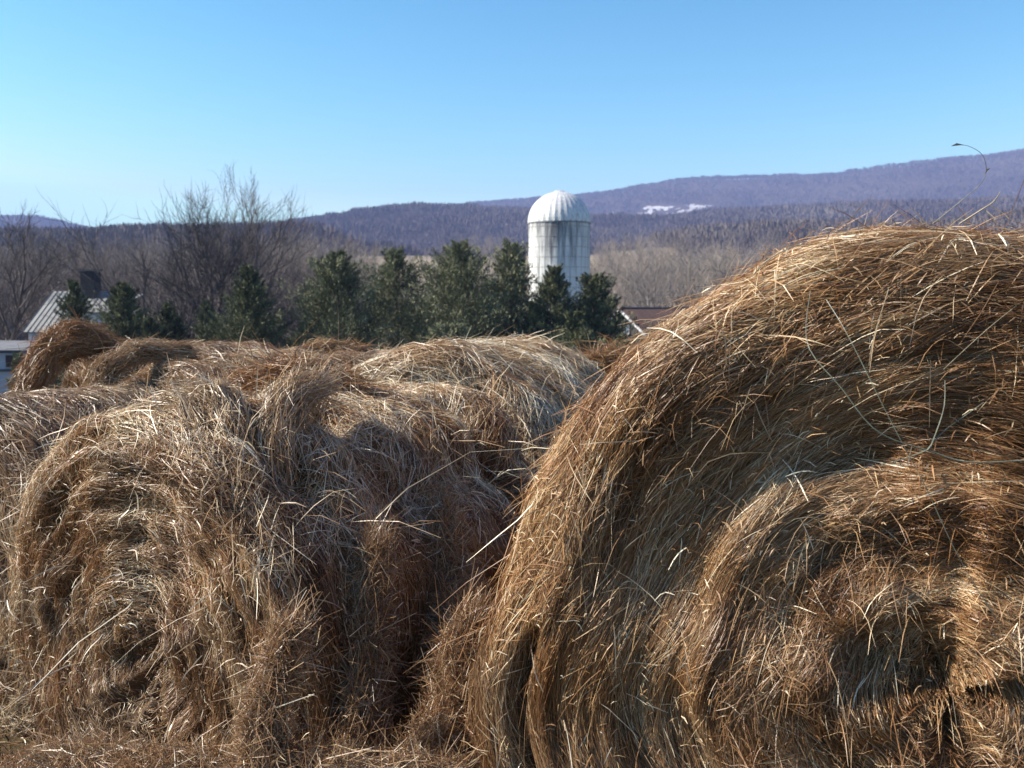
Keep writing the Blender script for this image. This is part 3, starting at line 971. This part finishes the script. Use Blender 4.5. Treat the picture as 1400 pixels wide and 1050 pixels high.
# --- the big bale at the right
def disp_big(s, q, th, r):
    face = sstep(s.q1, s.q2, q)
    w = fbm(np.cos(th) * 1.6 + 3, np.sin(th) * 1.6, 0, 71, 2)
    r = np.hypot(r * np.cos(th) + .05 * (r < .5), r * np.sin(th) - .01) * face + r * (1 - face) if False else r
    rw = np.hypot(r * np.cos(th) + .06 * (1 - r / s.R), r * np.sin(th) - .03 * (1 - r / s.R)) + .045 * w + .02 * np.sin(th * 2)
    lower = sstep(.35, -.5, np.sin(th)) 
    d = face * (-.045 * (1 - sstep(.50 * s.R, .86 * s.R, rw)) + .048 * (1 - sstep(.44 * s.R, .51 * s.R, rw)) - .02 * (1 - sstep(.30 * s.R, .40 * s.R, rw)) + .03 * (1 - sstep(.22 * s.R, .27 * s.R, rw)) - .075 * (1 - sstep(.03 * s.R, .16 * s.R, rw + .05 * vnoise(np.cos(th) * 2, np.sin(th) * 2 + 7, 0, 79))))
    # winding layers
    fr = vnoise(q * 55, th * 1.2, 0, 72) * .009 + vnoise(q * 17, th * 2.1, 0, 73) * .009 + vnoise(q * 7, th * 3, 0, 74) * .02
    d = d + fr * (.35 + .65 * face)
    # hanging folds with a deep crack near the left rim, low down
    crack = np.exp(-((r - .875 * s.R) / .014) ** 2) * sstep(-.12, .06, -np.sin(th) - .02) * (np.cos(th) < 0)
    d = d - .14 * crack
    crack2 = np.exp(-((r - .62 * s.R) / .02) ** 2) * sstep(.1, .5, -np.sin(th + .1) + .25) * (np.cos(th) < 0)
    d = d - .02 * crack2
    d = d + .03 * fbm(np.cos(th) * 3, np.sin(th) * 3, q * 2, 75, 2)
    # slumped and spread towards its foot
    d = d + (1 - face) * 0  
    return d
cG = at(1298, 947, 1.62)
big = Bale(cG, R_(17), .82, 1.25, .13, disp_big, "largest nearest bale, orange brown hay coiled round a dark hollow, filling the right side", .16, 100, slump=.15)
big.core(320, 640)
EQ = big.Q
big.stalks(115000, .35, EQ, -.9, math.pi + .9, (.07, .26), .075, (.0006, .0013), (-.008, .007), .005, 5, (.50, .21), name="coiled_stalks")
_a = big.stalks(17000, big.q1 - .15, EQ, -1.0, math.pi + 1.0, (.04, .15), .20, (.0008, .0016), (.0, .010), .014, 5, (.58, .22), name="loose_stalks", wild=.03, build=False)
_b = big.stalks(260, big.q1 - .1, EQ, -.6, math.pi + .6, (.03, .12), .8, (.0013, .0024), (.005, .02), .03, 5, (.85, .12), age=.6, name="stray_stalks", wild=.7, build=False)
ribbons("loose_stalks", *[np.concatenate([u_, v_]) for u_, v_ in zip(_a, _b)], big.e)
# sunlit matted crest
big.stalks(16000, .2, big.q2 + .1, .3, math.pi - .1, (.03, .14), .34, (.001, .0021), (.0, .015), .014, 5, (.62, .22), age=.12, name="crest_stalks", wild=.06)
# tangled inner coil
big.stalks(15000, big.q2 + .33, EQ, -math.pi, math.pi, (.03, .12), .45, (.0008, .0016), (-.005, .02), .02, 5, (.5, .22), name="inner_tangle", wild=.25)

big.stalks(26000, .3, EQ, -1.0, math.pi + 1.0, (.006, .028), .7, (.0012, .0034), (-.003, .012), .004, 3, (.66, .25), age=.12, name='chaff', wild=.5)
# --- the wide bale left of it
def disp_rag(amp=1.0, seed=200):
    def f(s, q, th, r):
        face = sstep(s.q1, s.q2, q)
        sp = r / .095 + th / (2 * math.pi) + .35 * vnoise(np.cos(th) * 2, np.sin(th) * 2, 0, seed)
        saw = sp - np.floor(sp)
        d = face * amp * .026 * (np.minimum(saw * 1.25, (1 - saw) * 5) - .5) * (r > .1)
        d = d + amp * (.028 * fbm(q * 3.1, np.cos(th) * 2.4, np.sin(th) * 2.4, seed + 1, 3) + .02 * vnoise(q * 16, th * 3, 0, seed + 2))
        d = d - .07 * face * np.exp(-(r / .12) ** 2)
        return d
    return f
cA = at(178, 912, 2.60)
_fa = disp_rag(.95, 200)
def disp_A(s, q, th, r):
    d = _fa(s, q, th, r)
    # hollow on the round side just behind the rim, under the hanging locks
    a = s.L - q
    d = d - .11 * np.exp(-((a - .52) / .10) ** 2) * np.exp(-((th - 1.27) / .15) ** 2)
    d = d - .13 * np.exp(-((a - .24) / .05) ** 2) * np.exp(-((th - 1.08) / .22) ** 2)
    d = d - .15 * np.exp(-((a - 1.10) / .045) ** 2) * sstep(1.36, 1.20, th) * sstep(.2, .6, th)
    # long dent down the right side
    d = d - .06 * np.exp(-((th - .75) / .16) ** 2) * sstep(.3, .6, a)
    d = d - .03
    return d
mid = Bale(cA, R_(35), .73, 1.30, .10, disp_A, "wide ragged bale at lower left, coiled end showing, weathered locks over its rim", .15, 200)
mid.core(260, 480)
mid.stalks(66000, .0, mid.Q, -1.0, math.pi + .8, (.05, .17), .15, (.0009, .0019), (-.008, .008), .007, 5, (.49, .23), name="coiled_stalks", wild=.04)
mid.stalks(17000, .0, mid.q2 + .02, .55, math.pi, (.04, .15), .5, (.0013, .0026), (.0, .022), .03, 5, (.76, .24), age=.45, name="weathered_stalks", wild=.15)  # weathered straw, sunlit top painted in with paler tone; shaded right flank skipped
_a = mid.stalks(11000, mid.q2 - .05, mid.Q, -math.pi, math.pi, (.03, .09), .30, (.0009, .0018), (.0, .012), .012, 5, (.56, .22), age=.5, name="loose_stalks", wild=.18, build=False)
_b = mid.stalks(700, .1, mid.Q, -.6, math.pi + .6, (.03, .11), .8, (.002, .0036), (.01, .035), .05, 5, (.9, .1), age=.8, name="stray_stalks", wild=.7, build=False)
ribbons("loose_stalks", *[np.concatenate([u_, v_]) for u_, v_ in zip(_a, _b)], mid.e)

mid.stalks(24000, .0, mid.Q, -math.pi, math.pi, (.006, .03), .8, (.0016, .004), (-.003, .014), .004, 3, (.66, .25), age=.6, name='chaff', wild=.5)
# --- the bale behind it
def small_bale(px, py, D, alpha, Rr, L, label, age, seed, n=1.0, amp=1.0, tone=.6, corner=.12, thr=(-.5, math.pi + .5), spread=.4, dispf=None):
    c = at(px, py, D)
    b = Bale(c, R_(alpha), Rr, L, corner, dispf or disp_rag(amp, seed), label, age, seed)
    b.core(130, 260)
    b.stalks(int(17000 * n), .0, b.Q, thr[0], thr[1], (.08, .26), spread, (.0018, .0034), (-.006, .018), .012, 4, (tone - .08, .2), name="coiled_stalks", wild=.05)
    b.stalks(int(9000 * n), .0, b.Q, thr[0], thr[1], (.06, .2), spread * 1.3, (.0018, .0036), (.0, .024), .018, 4, (tone + .06, .2), age=min(age + .2, 1), name="weathered_stalks", wild=.12)
    return b
bB = small_bale(570, 705, 4.05, 20, .70, 1.35, "pale topped bale behind the wide ragged one, below the silo", .5, 300, 1.5, .8, .76)
bC = small_bale(-60, 800, 3.7, 30, .71, 1.35, "grey straw bale cut off by the left edge of the picture, its shaded end dark", .65, 400, 1.6, .7, .6, thr=(-math.pi / 2, math.pi * 1.5))
_fe = disp_rag(1.1, 500)
def disp_E(s, q, th, r):
    d = _fe(s, q, th, r)
    return d - .20 * sstep(s.q1, s.q2, q) * np.exp(-((r * np.cos(th) + .18) / .12) ** 2 - ((r * np.sin(th) - .36) / .16) ** 2)
bE = small_bale(215, 660, 4.55, 42, .58, 1.45, "bale with a dark hollow end, between the left edge bale and the wide one", .5, 500, 1.0, 1.2, .6, dispf=disp_E)
bD = small_bale(128, 598, 6.2, 40, .58, 1.3, "orange topped bale farthest left, just below the ribbed house roof", .3, 600, .9, 1.0, .5)
bF = small_bale(850, 595, 7.2, 25, .60, 1.3, "far bale with bright orange hay, seen in the gap below the barn", .1, 700, .6, 1.0, .6)
bH = small_bale(440, 620, 5.9, 30, .60, 1.3, "golden topped bale mostly hidden behind others, below the widest left pine", .45, 800, .7, 1.0, .66)

# --- locks and wads of loose hay: spines in the air with stalks laid along them
def lock(parent, foot, spine, rad, n, length=(.08, .22), width=(.0016, .003), tone=(.6, .2), age=.6, spread=.25, name="hanging_lock", core=True, seed=0, flare=0.0, curl=.25):
    sp = np.array(spine, float)
    m = len(sp)
    ts = np.linspace(0, 1, m)
    def ev(t):
        t = np.clip(t, 0, 1)
        return np.stack([np.interp(t, ts, sp[:, i]) for i in range(3)], -1)
    L = np.linalg.norm(np.diff(sp, axis=0), axis=1).sum()
    rad = np.interp(np.linspace(0, 1, 60), np.linspace(0, 1, len(rad)), rad)
    rf = lambda t: np.interp(t, np.linspace(0, 1, 60), rad)
    t = rng.uniform(0, 1, n)
    ln = rng.uniform(*length, n)
    az = rng.uniform(0, 2 * math.pi, n)
    rr = rf(t) * np.sqrt(rng.uniform(.35, 1.0, n)) * (1 + .35 * vnoise(np.cos(az) * 2, np.sin(az) * 2, t * 6, seed))
    tang = ev(t + .03) - ev(t - .03); tang /= np.linalg.norm(tang, axis=1)[:, None] + 1e-9
    a = np.cross(tang, [.2, .9, .3]); a /= np.linalg.norm(a, axis=1)[:, None]; b = np.cross(tang, a)
    nr = a * np.cos(az)[:, None] + b * np.sin(az)[:, None]
    k = 5
    u = np.linspace(-.5, .5, k)
    dirs = rng.normal(0, spread, (n, 3))
    crl = rng.normal(0, curl, (n, 3)) * 2.2
    P = []
    for uu in u:
        c = ev(t + uu * ln / L)
        over = (t + uu * ln / L) - np.clip(t + uu * ln / L, 0, 1)
        P.append(c + tang * (over * L)[:, None] + nr * (rr * (1 + flare * (uu + .5)))[:, None] + dirs * (uu * ln)[:, None] + crl * ((uu * uu - .12) * ln)[:, None])
    P = np.stack(P, 1)
    P[..., 2] -= (np.clip(u, 0, 1) ** 2)[None] * ln[:, None] * .3
    if core:
        mb = MB(); mm = 14
        pts = [ev(np.array(i / (mm - 1))) - foot for i in range(mm)]
        mb.tube(pts, [float(rf(i / (mm - 1))) * .72 * (1 + .2 * random.uniform(-1, 1)) for i in range(mm)], 9)
        # stays inside the lock of stalks
        o = mb.build("packed_core", CORE, None, True)
        me = o.data
        uvl = me.uv_layers.new(name="UVMap")
        ribbons_o = ribbons(name, P - foot, nr, rng.uniform(*width, n), tone[0] + tone[1] * rng.normal(0, .7, n), age + rng.normal(0, .2, n), parent)
        o.parent = ribbons_o
        return ribbons_o
    return ribbons(name, P - foot, nr, rng.uniform(*width, n), tone[0] + tone[1] * rng.normal(0, .7, n), age + rng.normal(0, .2, n), parent)

F = mid.foot
# locks hanging over the rim of the wide bale
lock(mid.e, F, [at(258, 552, 2.76), at(298, 548, 2.72), at(322, 600, 2.60), at(328, 692, 2.50)], [.03, .06, .05, .02], 3000, tone=(.68, .2), age=.8, seed=1)
lock(mid.e, F, [at(222, 566, 2.74), at(258, 562, 2.68), at(282, 620, 2.56), at(290, 668, 2.52)], [.04, .06, .05, .025], 1500, tone=(.66, .2), age=.8, seed=2)
lock(mid.e, F, [at(436, 526, 2.92), at(396, 544, 2.76), at(372, 604, 2.62), at(376, 680, 2.54)], [.03, .055, .05, .02], 2800, tone=(.68, .2), age=.7, seed=3)
# ragged wads standing against its round side
def wad(name, px0, py0, px1, py1, D0, D1, r0, r1, n, age, tone, seed, label=None):
    jx = lambda a: a + rng.uniform(-22, 22)
    lock(mid.e, F, [at(px0, py0, D0), at(jx(px0 * .75 + px1 * .25), py0 * .75 + py1 * .25, D0 * .75 + D1 * .25), at(jx((px0 + px1) / 2), (py0 + py1) / 2, (D0 + D1) / 2), at(jx(px0 * .25 + px1 * .75), py0 * .25 + py1 * .75, D0 * .25 + D1 * .75), at(px1, py1, D1)], [r0 * .3, r0, r0 * .6, r0 * 1.1, r1 * .5, r1], int(n * 1.5), (.03, .10), (.0012, .0024), (tone - .06, .24), age, .75, name, True, seed, .0, .7)
wad("ragged_wad", 515, 745, 490, 1080, 2.47, 2.2, .045, .065, 4200, .6, .62, 11)
wad("ragged_wad", 605, 700, 640, 900, 2.80, 2.52, .055, .075, 5200, .6, .64, 12)
wad("ragged_wad", 650, 840, 560, 1090, 2.36, 2.08, .04, .06, 3600, .5, .58, 13)
wad("ragged_wad", 395, 860, 350, 1090, 2.10, 1.95, .03, .07, 2600, .5, .60, 14)
wad("ragged_wad", -40, 1060, 200, 1090, 2.6, 2.0, .06, .08, 3400, .4, .5, 17)
wad("ragged_wad", 60, 1035, 430, 1075, 2.3, 1.95, .05, .08, 3400, .6, .6, 15)
wad("ragged_wad", 430, 1070, 640, 1080, 1.95, 1.9, .05, .06, 2600, .6, .6, 16)

# litter trodden into the lane and between the rows
def litter():
    n = 26000
    y = rng.uniform(.6, 9, n) ; x = rng.uniform(-1.1, .9, n) * (y * .75 + .6)
    z = ground_z(x, y) + rng.uniform(0, .05, n)
    az = rng.uniform(0, math.pi * 2, n); ln = rng.uniform(.05, .22, n)
    d = np.stack([np.cos(az), np.sin(az), rng.normal(0, .15, n)], -1)
    u = np.linspace(-.5, .5, 4)
    P = np.stack([x, y, z], -1)[:, None, :] + d[:, None, :] * (ln[:, None] * u)[..., None]
    o = ribbons("hay_litter", P, np.tile([0, 0, 1.0], (n, 1)), rng.uniform(.002, .005, n), rng.normal(.45, .18, n), rng.normal(.5, .2, n), None)
    tag(o, "trodden loose hay scattered on the ground under and between the bales", "loose hay", kind="stuff")
litter()
def dead_grass():
    n = 60000
    y = -1 + 41 * rng.uniform(0, 1, n) ** 1.7; x = rng.uniform(-1, 1, n) * (np.abs(y) * .75 + 2.5)
    k_ = fbm(x * 1.5, y * 1.5, 0, 91, 2) > -.5
    x, y = x[k_], y[k_]; n = len(x)
    z = ground_z(x, y) - .01
    h = rng.uniform(.03, .10, n) * (1 + y * .05)
    d = np.stack([rng.normal(0, .5, n), rng.normal(0, .5, n), np.ones(n)], -1)
    u = np.linspace(0, 1, 3)
    P = np.stack([x, y, z], -1)[:, None, :] + d[:, None, :] * (h[:, None] * u)[..., None]
    P[..., :2] += (d[:, None, :2] * (h[:, None] * u ** 2)[..., None]) * .7
    a = rng.uniform(0, 6.28, n)
    o = ribbons("grass", P, np.stack([np.cos(a), np.sin(a), a * 0], -1), rng.uniform(.003, .007, n) * (1 + y * .05), rng.normal(.36, .13, n), rng.normal(.8, .2, n), None)
    tag(o, "short dead winter grass on the ground round the bales", "grass", kind="stuff")
dead_grass()
# orange mop of hay on the farthest left bale, and the golden tufts behind
lock(bD.e, bD.foot, [at(36, 535, 5.9), at(62, 488, 6.0), at(90, 464, 6.05), at(130, 468, 6.2), at(172, 486, 6.4)], [.05, .10, .11, .08, .03], 6500, (.08, .26), (.0022, .0042), (.5, .22), .1, .34, "orange_mop", True, 21)
lock(bH.e, bH.foot, [at(400, 496, 5.4), at(440, 484, 5.5), at(500, 482, 5.6)], [.05, .10, .05], 1300, (.05, .16), (.0022, .004), (.65, .2), .2, .4, "golden_tuft", True, 22)
lock(bF.e, bF.foot, [at(795, 502, 6.8), at(835, 494, 6.9), at(890, 496, 7.0)], [.05, .09, .07], 1500, (.12, .3), (.003, .005), (.6, .2), .0, .6, "orange_tuft", True, 23)
lock(mid.e, F, [at(330, 530, 3.35), at(400, 520, 3.3), at(470, 525, 3.3)], [.04, .07, .04], 1500, (.1, .26), (.002, .0036), (.5, .2), .1, .4, "orange_wad", True, 24)
lock(bE.e, bE.foot, [at(128, 560, 4.45), at(140, 505, 4.5), at(185, 482, 4.6), at(260, 478, 4.8)], [.03, .05, .045, .03], 1500, (.08, .2), (.002, .0034), (.6, .2), .6, .35, "hanging_lock", True, 25)

# ------------------------------------------------------------------ dry weeds caught in the bales
STEM = simple("dry_stem", (.36, .30, .19), .6, (.20, .15, .09), 30)
BRAM = simple("bramble_stem", (.20, .21, .15), .5, (.10, .10, .065), 40)
def smooth_path(pts, n=28):
    pts = np.array(pts); m = len(pts)
    out = []
    for i in range(n):
        t = i / (n - 1) * (m - 1); k = min(int(t), m - 2); f = t - k
        p0, p1, p2, p3 = pts[max(k - 1, 0)], pts[k], pts[k + 1], pts[min(k + 2, m - 1)]
        out.append(.5 * ((2 * p1) + (-p0 + p2) * f + (2 * p0 - 5 * p1 + 4 * p2 - p3) * f * f + (-p0 + 3 * p1 - 3 * p2 + p3) * f ** 3))
    return out
def stem(name, label, cat, pts, r0, r1, mat, extra=None, leaf=None):
    p = smooth_path([at(*q) for q in pts])
    o0 = np.array(p[0])
    e = empty(name, tuple(o0))
    tag(e, label, cat)
    mb = MB(); mb.tube([q - o0 for q in p], [r0 + (r1 - r0) * i / (len(p) - 1) for i in range(len(p))], 5)
    for ex in (extra or []):
        pe = smooth_path([at(*q) for q in ex], 10)
        mb.tube([q - o0 for q in pe], [r1 * .9 - r1 * .5 * i / 9 for i in range(10)], 4)
    mb.build("stem", mat, e)
    if leaf:
        lb = MB()
        for (a, b, w) in leaf:
            A_, B_ = at(*a) - o0, at(*b) - o0
            mdl = (A_ + B_) / 2 + np.array([0, 0, .003]); s_ = np.array([0, w, w * .6])
            lb.add([A_, mdl + s_, B_, mdl - s_], [(0, 1, 2), (0, 2, 3)])
        lb.build("leaf", simple("dead_leaf", (.05, .035, .025), .8), e)
stem("weed_stem", "long thin weed stem arching above the largest bale with a withered leaf at its tip", "weed stem",
     [(1275, 306, 1.95), (1310, 278, 1.93), (1345, 246, 1.9), (1345, 215, 1.9), (1325, 200, 1.9), (1303, 198, 1.9)], .0009, .0004, BRAM,
     leaf=[((1318, 198, 1.9), (1300, 200, 1.9), .004), ((1346, 238, 1.9), (1354, 230, 1.9), .003)])
stem("weed_stem", "pale knotty twig sticking up from the crest of the largest bale near the right edge", "weed stem",
     [(1312, 306, 1.9), (1340, 288, 1.88), (1358, 276, 1.87), (1368, 262, 1.86)], .0018, .0009, STEM,
     extra=[[(1352, 280, 1.87), (1372, 292, 1.86), (1380, 300, 1.85)], [(1345, 285, 1.88), (1362, 300, 1.86)]])
stem("weed_stem", "fine hooked grass stem rising left of the long arching weed on the crest", "weed stem",
     [(1180, 330, 1.85), (1176, 318, 1.84), (1172, 311, 1.83), (1176, 320, 1.82)], .0012, .0006, STEM)
stem("weed_stem", "short upright stem with a curled tip on the crest, beside the long arching weed", "weed stem",
     [(1222, 318, 1.85), (1224, 306, 1.84), (1220, 300, 1.83), (1218, 304, 1.82)], .0012, .0006, STEM)
stem("weed_stem", "thin grey stem bowing off the upper left slope of the largest bale", "weed stem",
     [(1030, 376, 1.78), (1052, 354, 1.76), (1090, 336, 1.75), (1130, 334, 1.75)], .0012, .0006, BRAM)
stem("bramble", "grey green bramble stem sagging across the face of the largest bale to the right edge", "bramble",
     [(1108, 398, 1.60), (1104, 470, 1.50), (1150, 530, 1.46), (1200, 590, 1.44), (1270, 616, 1.43), (1330, 632, 1.42), (1440, 626, 1.41)], .0007, .0013, BRAM,
     extra=[[(1268, 615, 1.43), (1290, 590, 1.43), (1345, 550, 1.43)], [(1268, 615, 1.43), (1240, 626, 1.43), (1218, 632, 1.43)], [(1272, 612, 1.43), (1290, 560, 1.43), (1292, 520, 1.44)]])
stem("bramble", "thin straight grey stem running from largest bale's crest down to its dark hollow", "bramble",
     [(1130, 410, 1.56), (1160, 460, 1.50), (1215, 570, 1.45), (1265, 665, 1.43), (1310, 760, 1.42), (1370, 860, 1.42)], .0007, .0005, BRAM)
stem("weed_stem", "long pale straw leaning over the top of the big bale, crossing the coiled rings", "weed stem",
     [(1215, 395, 1.58), (1195, 460, 1.5), (1188, 500, 1.47)], .0008, .0005, STEM)
stem("weed_stem", "pale straight straw lying at a slant on the upper right of the big bale", "weed stem",
     [(1400, 410, 1.62), (1350, 450, 1.56), (1290, 505, 1.5)], .0008, .0006, STEM)

# ------------------------------------------------------------------ haze
def haze():
    mb = MB()
    mb.box((0, 0, 220), (8200, 8200, 500))
    m = bpy.data.materials.new("haze"); m.use_nodes = True
    nt = m.node_tree; nt.nodes.clear()
    out = nt.nodes.new("ShaderNodeOutputMaterial")
    v = nt.nodes.new("ShaderNodeVolumePrincipled")
    v.inputs["Color"].default_value = (.42, .53, 1.0, 1)
    v.inputs["Density"].default_value = .00028
    nt.links.new(v.outputs[0], out.inputs["Volume"])
    o = mb.build("haze", m)
    tag(o, kind="stuff")
haze()
